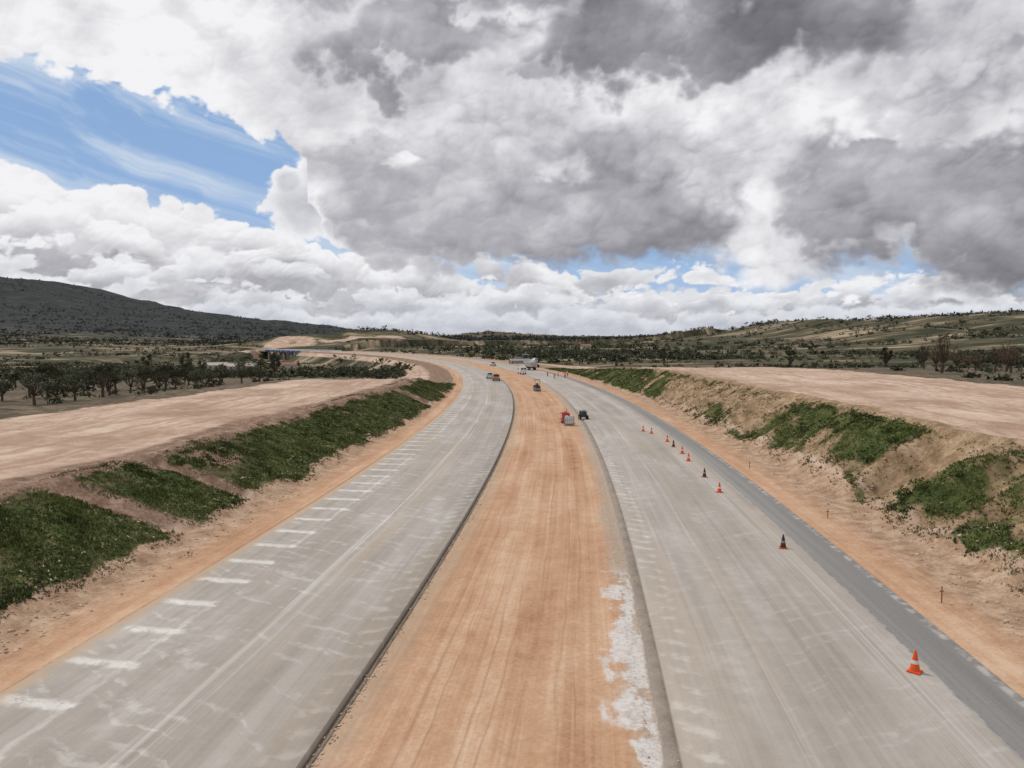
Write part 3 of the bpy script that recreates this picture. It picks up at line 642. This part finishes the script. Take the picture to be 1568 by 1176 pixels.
STOP=[0,.2,.4,.6,.8,1.0]; CL=np.array([(.13,.125,.145),(.195,.190,.215),(.30,.295,.325),(.455,.455,.49),(.68,.68,.71),(.90,.90,.92)])
def col(b):
    b=np.clip(b,0,1); return np.stack([np.interp(b,STOP,CL[:,i]) for i in range(3)],-1)
def over(dst,src,m): return dst*(1-m[...,None])+src*m[...,None]
el01=np.clip(V/5,0,1)
C=np.stack([np.interp(el01,[0,.3,1],[.48,.26,.16]),np.interp(el01,[0,.3,1],[.61,.43,.32]),np.interp(el01,[0,.3,1],[.76,.72,.60])],-1)
wc=(fbm(U*.6+5,V*.8,4)-.5)*1.4
ci=fbm((U*.40+V*.60+wc)*.8,(V*1.9+U*.55+wc*.4)*1.2,8,.62); ci2=fbm(U*.55+2,V*.9+9,3)
C=over(C,np.ones(C.shape)*np.array([.60,.69,.81]),np.clip(sst(.34,.68,ci)*.80*sst(.15,.5,ci2)+.10,0,1))
def row(C,pts,seed,scale,amp,soft,depth,top=.97,bot=.66,rk=.05,haze=0,gaps=None):
    h=puff(seed,scale,4,.4,.5); big=fbm(U*scale*.35+seed,V*scale*.35*1.6+seed*3,3)
    D=crv(U,pts)-V+amp*(h-.45)+amp*1.6*(big-.5)
    m=sst(0,soft,D)
    if gaps is not None:
        gn=fbm(U*scale*.55+seed*5,V*scale*1.3+seed,5); m=m*sst(gaps-.03,gaps+.04,gn+.25*(h-.5))
    gu,gv=relief(puff(seed,scale,3,.4,.45,wo=2))
    sh=top-(top-bot)*sst(0.03,depth,D-amp*.9*(h-.5))+np.tanh((gu*.6-gv)*rk/scale*2.2)*.19+(fbm(U*scale*1.1+seed,V*scale*1.8,6)-.5)*.34
    c=col(sh); c=c*(1-haze)+np.array([.58,.63,.71])*haze
    return over(C,c,m)
C=row(C,[(-300,455),(0,455),(400,462),(784,470),(1200,460),(1568,450)],1,3.6,.20,.10,.30,.85,.66,haze=.6)
C=row(C,[(-300,300),(0,262),(60,282),(150,310),(240,326),(300,346),(370,354),(440,376),(500,376),(540,425),(600,460),(850,480),(1568,480)],2,1.5,.48,.05,.70,1.0,.68)
C=row(C,[(-300,330),(0,325),(150,345),(300,372),(450,395),(560,398),(600,400),(740,408),(840,420),(960,438),(1000,450),(1100,458),(1300,455),(1568,445)],3,1.9,.45,.05,.42,.97,.62,gaps=.43)
C=row(C,[(-300,400),(0,395),(300,405),(600,418),(700,422),(820,438),(950,428),(1050,414),(1100,418),(1150,442),(1250,438),(1330,432),(1420,427),(1568,412)],4,2.3,.38,.06,.36,.95,.62,haze=.08,gaps=.46)
C=row(C,[(-300,430),(0,425),(300,435),(600,450),(784,450),(1000,455),(1200,450),(1568,440)],5,3.0,.30,.07,.30,.93,.64,haze=.2,gaps=.42)
C=row(C,[(-300,465),(0,455),(300,468),(600,478),(784,480),(1200,478),(1568,465)],6,4.0,.2,.08,.24,.90,.66,haze=.42)
low=crv(U,[(-500,20),(-300,28),(0,42),(150,70),(240,96),(340,150),(430,184),(470,225),(440,262),(490,300),(520,345),(600,370),(780,378),(900,384),(1100,388),(1150,408),(1190,425),(1230,395),(1290,388),(1330,400),(1420,415),(1568,435),(1900,450)])
h1=puff(11,.8,4,.3,.45,wo=3); h2=puff(12,2.1,4,.3,.45,wo=2); h3=puff(15,4.2,3,.3,.45,wo=2); f1=fbm(U*.8+3,V*1.1,7,.5); f2=fbm(U*1.9+13,V*2.5+4,6,.52)
D=V-low+.70*(h1-.45)+.36*(h2-.45)+.14*(h3-.45)+.5*(f1-.5)
m=sst(0,.10+.28*sst(-2.0,1.0,U),D)
def tur(px,py,rx,ry):
    a_,e_=ang(px,py); return 1-np.hypot((U-a_)/(rx/100),(V-e_)/(ry/100))
Dt=np.maximum(np.maximum(tur(470,318,60,42),tur(440,280,24,20)),tur(505,285,45,60))+.55*(h2-.45)+.3*(h3-.45)+.9*(f2-.5)
C=over(C,col(.93-.22*sst(.2,.9,Dt)+(f2-.5)*.35+(h3-.45)*.1),sst(.05,.25,Dt)*.97)
wu=(fbm(U*.7+31,V*.9,5,.5)-.5)*2.2+(h2-.45)*.55+(h3-.45)*.2; wv=(fbm(U*.7+71,V*.9+8,5,.5)-.5)*1.7+(h2-.45)*.5+(h3-.45)*.2
Uw=U+wu; Vw=V+wv
b=.78+.0*U
b=b+.14*np.exp(-((D-.1)/.4)**2)*sst(0,-3,U)
def lob(b,px,py,rx,ry,val,soft=.45,base=None,k=1.0):
    a,e=ang(px,py); d=1-np.hypot((Uw-a)/(rx/100),(Vw-e)/(ry/100))
    mm=sst(0,soft,d+.5*(h1-.45)+.25*(f2-.5))*k
    vv=val if base is None else val+(base-val)*sst(e+ry/250,e-ry/130,V)
    return b*(1-mm)+vv*mm
b=lob(b,270,50,190,70,.84,.7)
b=lob(b,640,250,170,130,.66,.8)
b=lob(b,1000,170,260,70,.70,.8)
b=lob(b,560,150,100,50,.86,.8)
b=lob(b,840,295,310,130,.55,.6,.39)
b=lob(b,600,320,90,60,.56,.7,.50)
b=lob(b,1020,335,210,80,.47,.6,.35)
b=lob(b,900,262,45,28,.74,.8)
b=lob(b,675,245,35,22,.80,.8)
b=lob(b,1245,210,110,110,.86,.6)
b=lob(b,1350,130,80,60,.90,.6)
b=lob(b,1185,350,80,75,.82,.7)
b=lob(b,1400,275,140,100,.46,.45,.40)
b=lob(b,1400,180,45,30,.88,.8)
b=lob(b,1565,340,150,110,.38,.5,.30)
b=lob(b,1500,120,90,60,.58,.7)
b=lob(b,1400,400,90,30,.66,.8)
b=lob(b,1600,440,180,45,.48,.8)
b=lob(b,1300,75,110,28,.80,.8)
b=lob(b,640,15,150,50,.42,.5)
b=lob(b,1120,20,300,75,.25,.45)
b=lob(b,850,95,70,22,.55,.8)
b=lob(b,850,-140,1200,90,.38,.6)
gu1,gv1=relief(puff(11,.8,2,.3,.45,wo=2)); gu2,gv2=relief(puff(12,2.1,2,.3,.45,wo=1)); gu3,gv3=relief(puff(15,4.2,2,.3,.45,wo=1))
b=b+np.tanh((gu1*.6-gv1)*.35)*.05+np.tanh((gu2*.6-gv2)*.16)*.045+np.tanh((gu3*.6-gv3)*.08)*.018+(f1-.5)*.50+(f2-.5)*.30+(h1-.45)*.14+(h2-.45)*.10+(h3-.45)*.04
C=over(C,col(b),m)
CR_=14000.0
P3=np.stack([CR_*np.sin(AZ)*np.cos(EL),CR_*np.cos(AZ)*np.cos(EL),CR_*np.sin(EL)],-1)
a,b2=AZ.shape; id=np.arange(a*b2).reshape(a,b2); Fc=np.stack([id[:-1,:-1],id[1:,:-1],id[1:,1:],id[:-1,1:]],-1).reshape(-1,4)
sm=bpy.data.materials.new('cloudy_sky'); sm.use_nodes=True; nt=sm.node_tree; nt.nodes.clear(); nb=NB(nt)
em=nt.nodes.new('ShaderNodeEmission'); out=nt.nodes.new('ShaderNodeOutputMaterial'); nt.links.new(em.outputs[0],out.inputs[0]); nb.put(em.inputs[0],nb.attr('sky_color','Color'))
sm.cycles.emission_sampling='NONE'
mesh_np('sky',P3.reshape(-1,3),Fc,sm,True,{'sky_color':('FLOAT_COLOR','POINT',np.concatenate([C,np.ones(C.shape[:2]+(1,))],-1).reshape(-1,4))})
W=bpy.data.worlds.new('World'); SC.world=W; W.use_nodes=True; nt=W.node_tree; nb=NB(nt)
bg=nt.nodes['Background']; bg.inputs['Strength'].default_value=0.1
sky=nt.nodes.new('ShaderNodeTexSky'); sky.sky_type='NISHITA'; sky.sun_disc=False; sky.sun_elevation=math.radians(54); sky.sun_rotation=math.radians(-55)
nz=nb.noise(nt.nodes.new('ShaderNodeTexCoord').outputs['Generated'],3,2,.5)
nb.put(bg.inputs['Color'],nb.mix(nb.ss(.35,.5,nz),sky.outputs[0],(7.0,7.0,7.3)))

L=bpy.data.lights.new('sun','SUN'); L.energy=2.0; L.angle=math.radians(7); L.color=(1,.94,.86)
lo=bpy.data.objects.new('sun',L); COL.objects.link(lo); el_=math.radians(54); az_=math.radians(-55)
dv=Vector((math.sin(az_)*math.cos(el_),math.cos(az_)*math.cos(el_),math.sin(el_))); lo.rotation_euler=dv.to_track_quat('Z','Y').to_euler()
cam=bpy.data.cameras.new('camera'); co=bpy.data.objects.new('camera',cam); COL.objects.link(co); SC.camera=co
co.location=(0,0,HC); co.rotation_euler=(math.pi/2-PITCH,0,0); cam.sensor_width=36; cam.lens=F/1568*36; cam.clip_end=20000; cam.clip_start=.1
SC.view_settings.view_transform='Standard'; SC.view_settings.look='None'; SC.view_settings.exposure=0
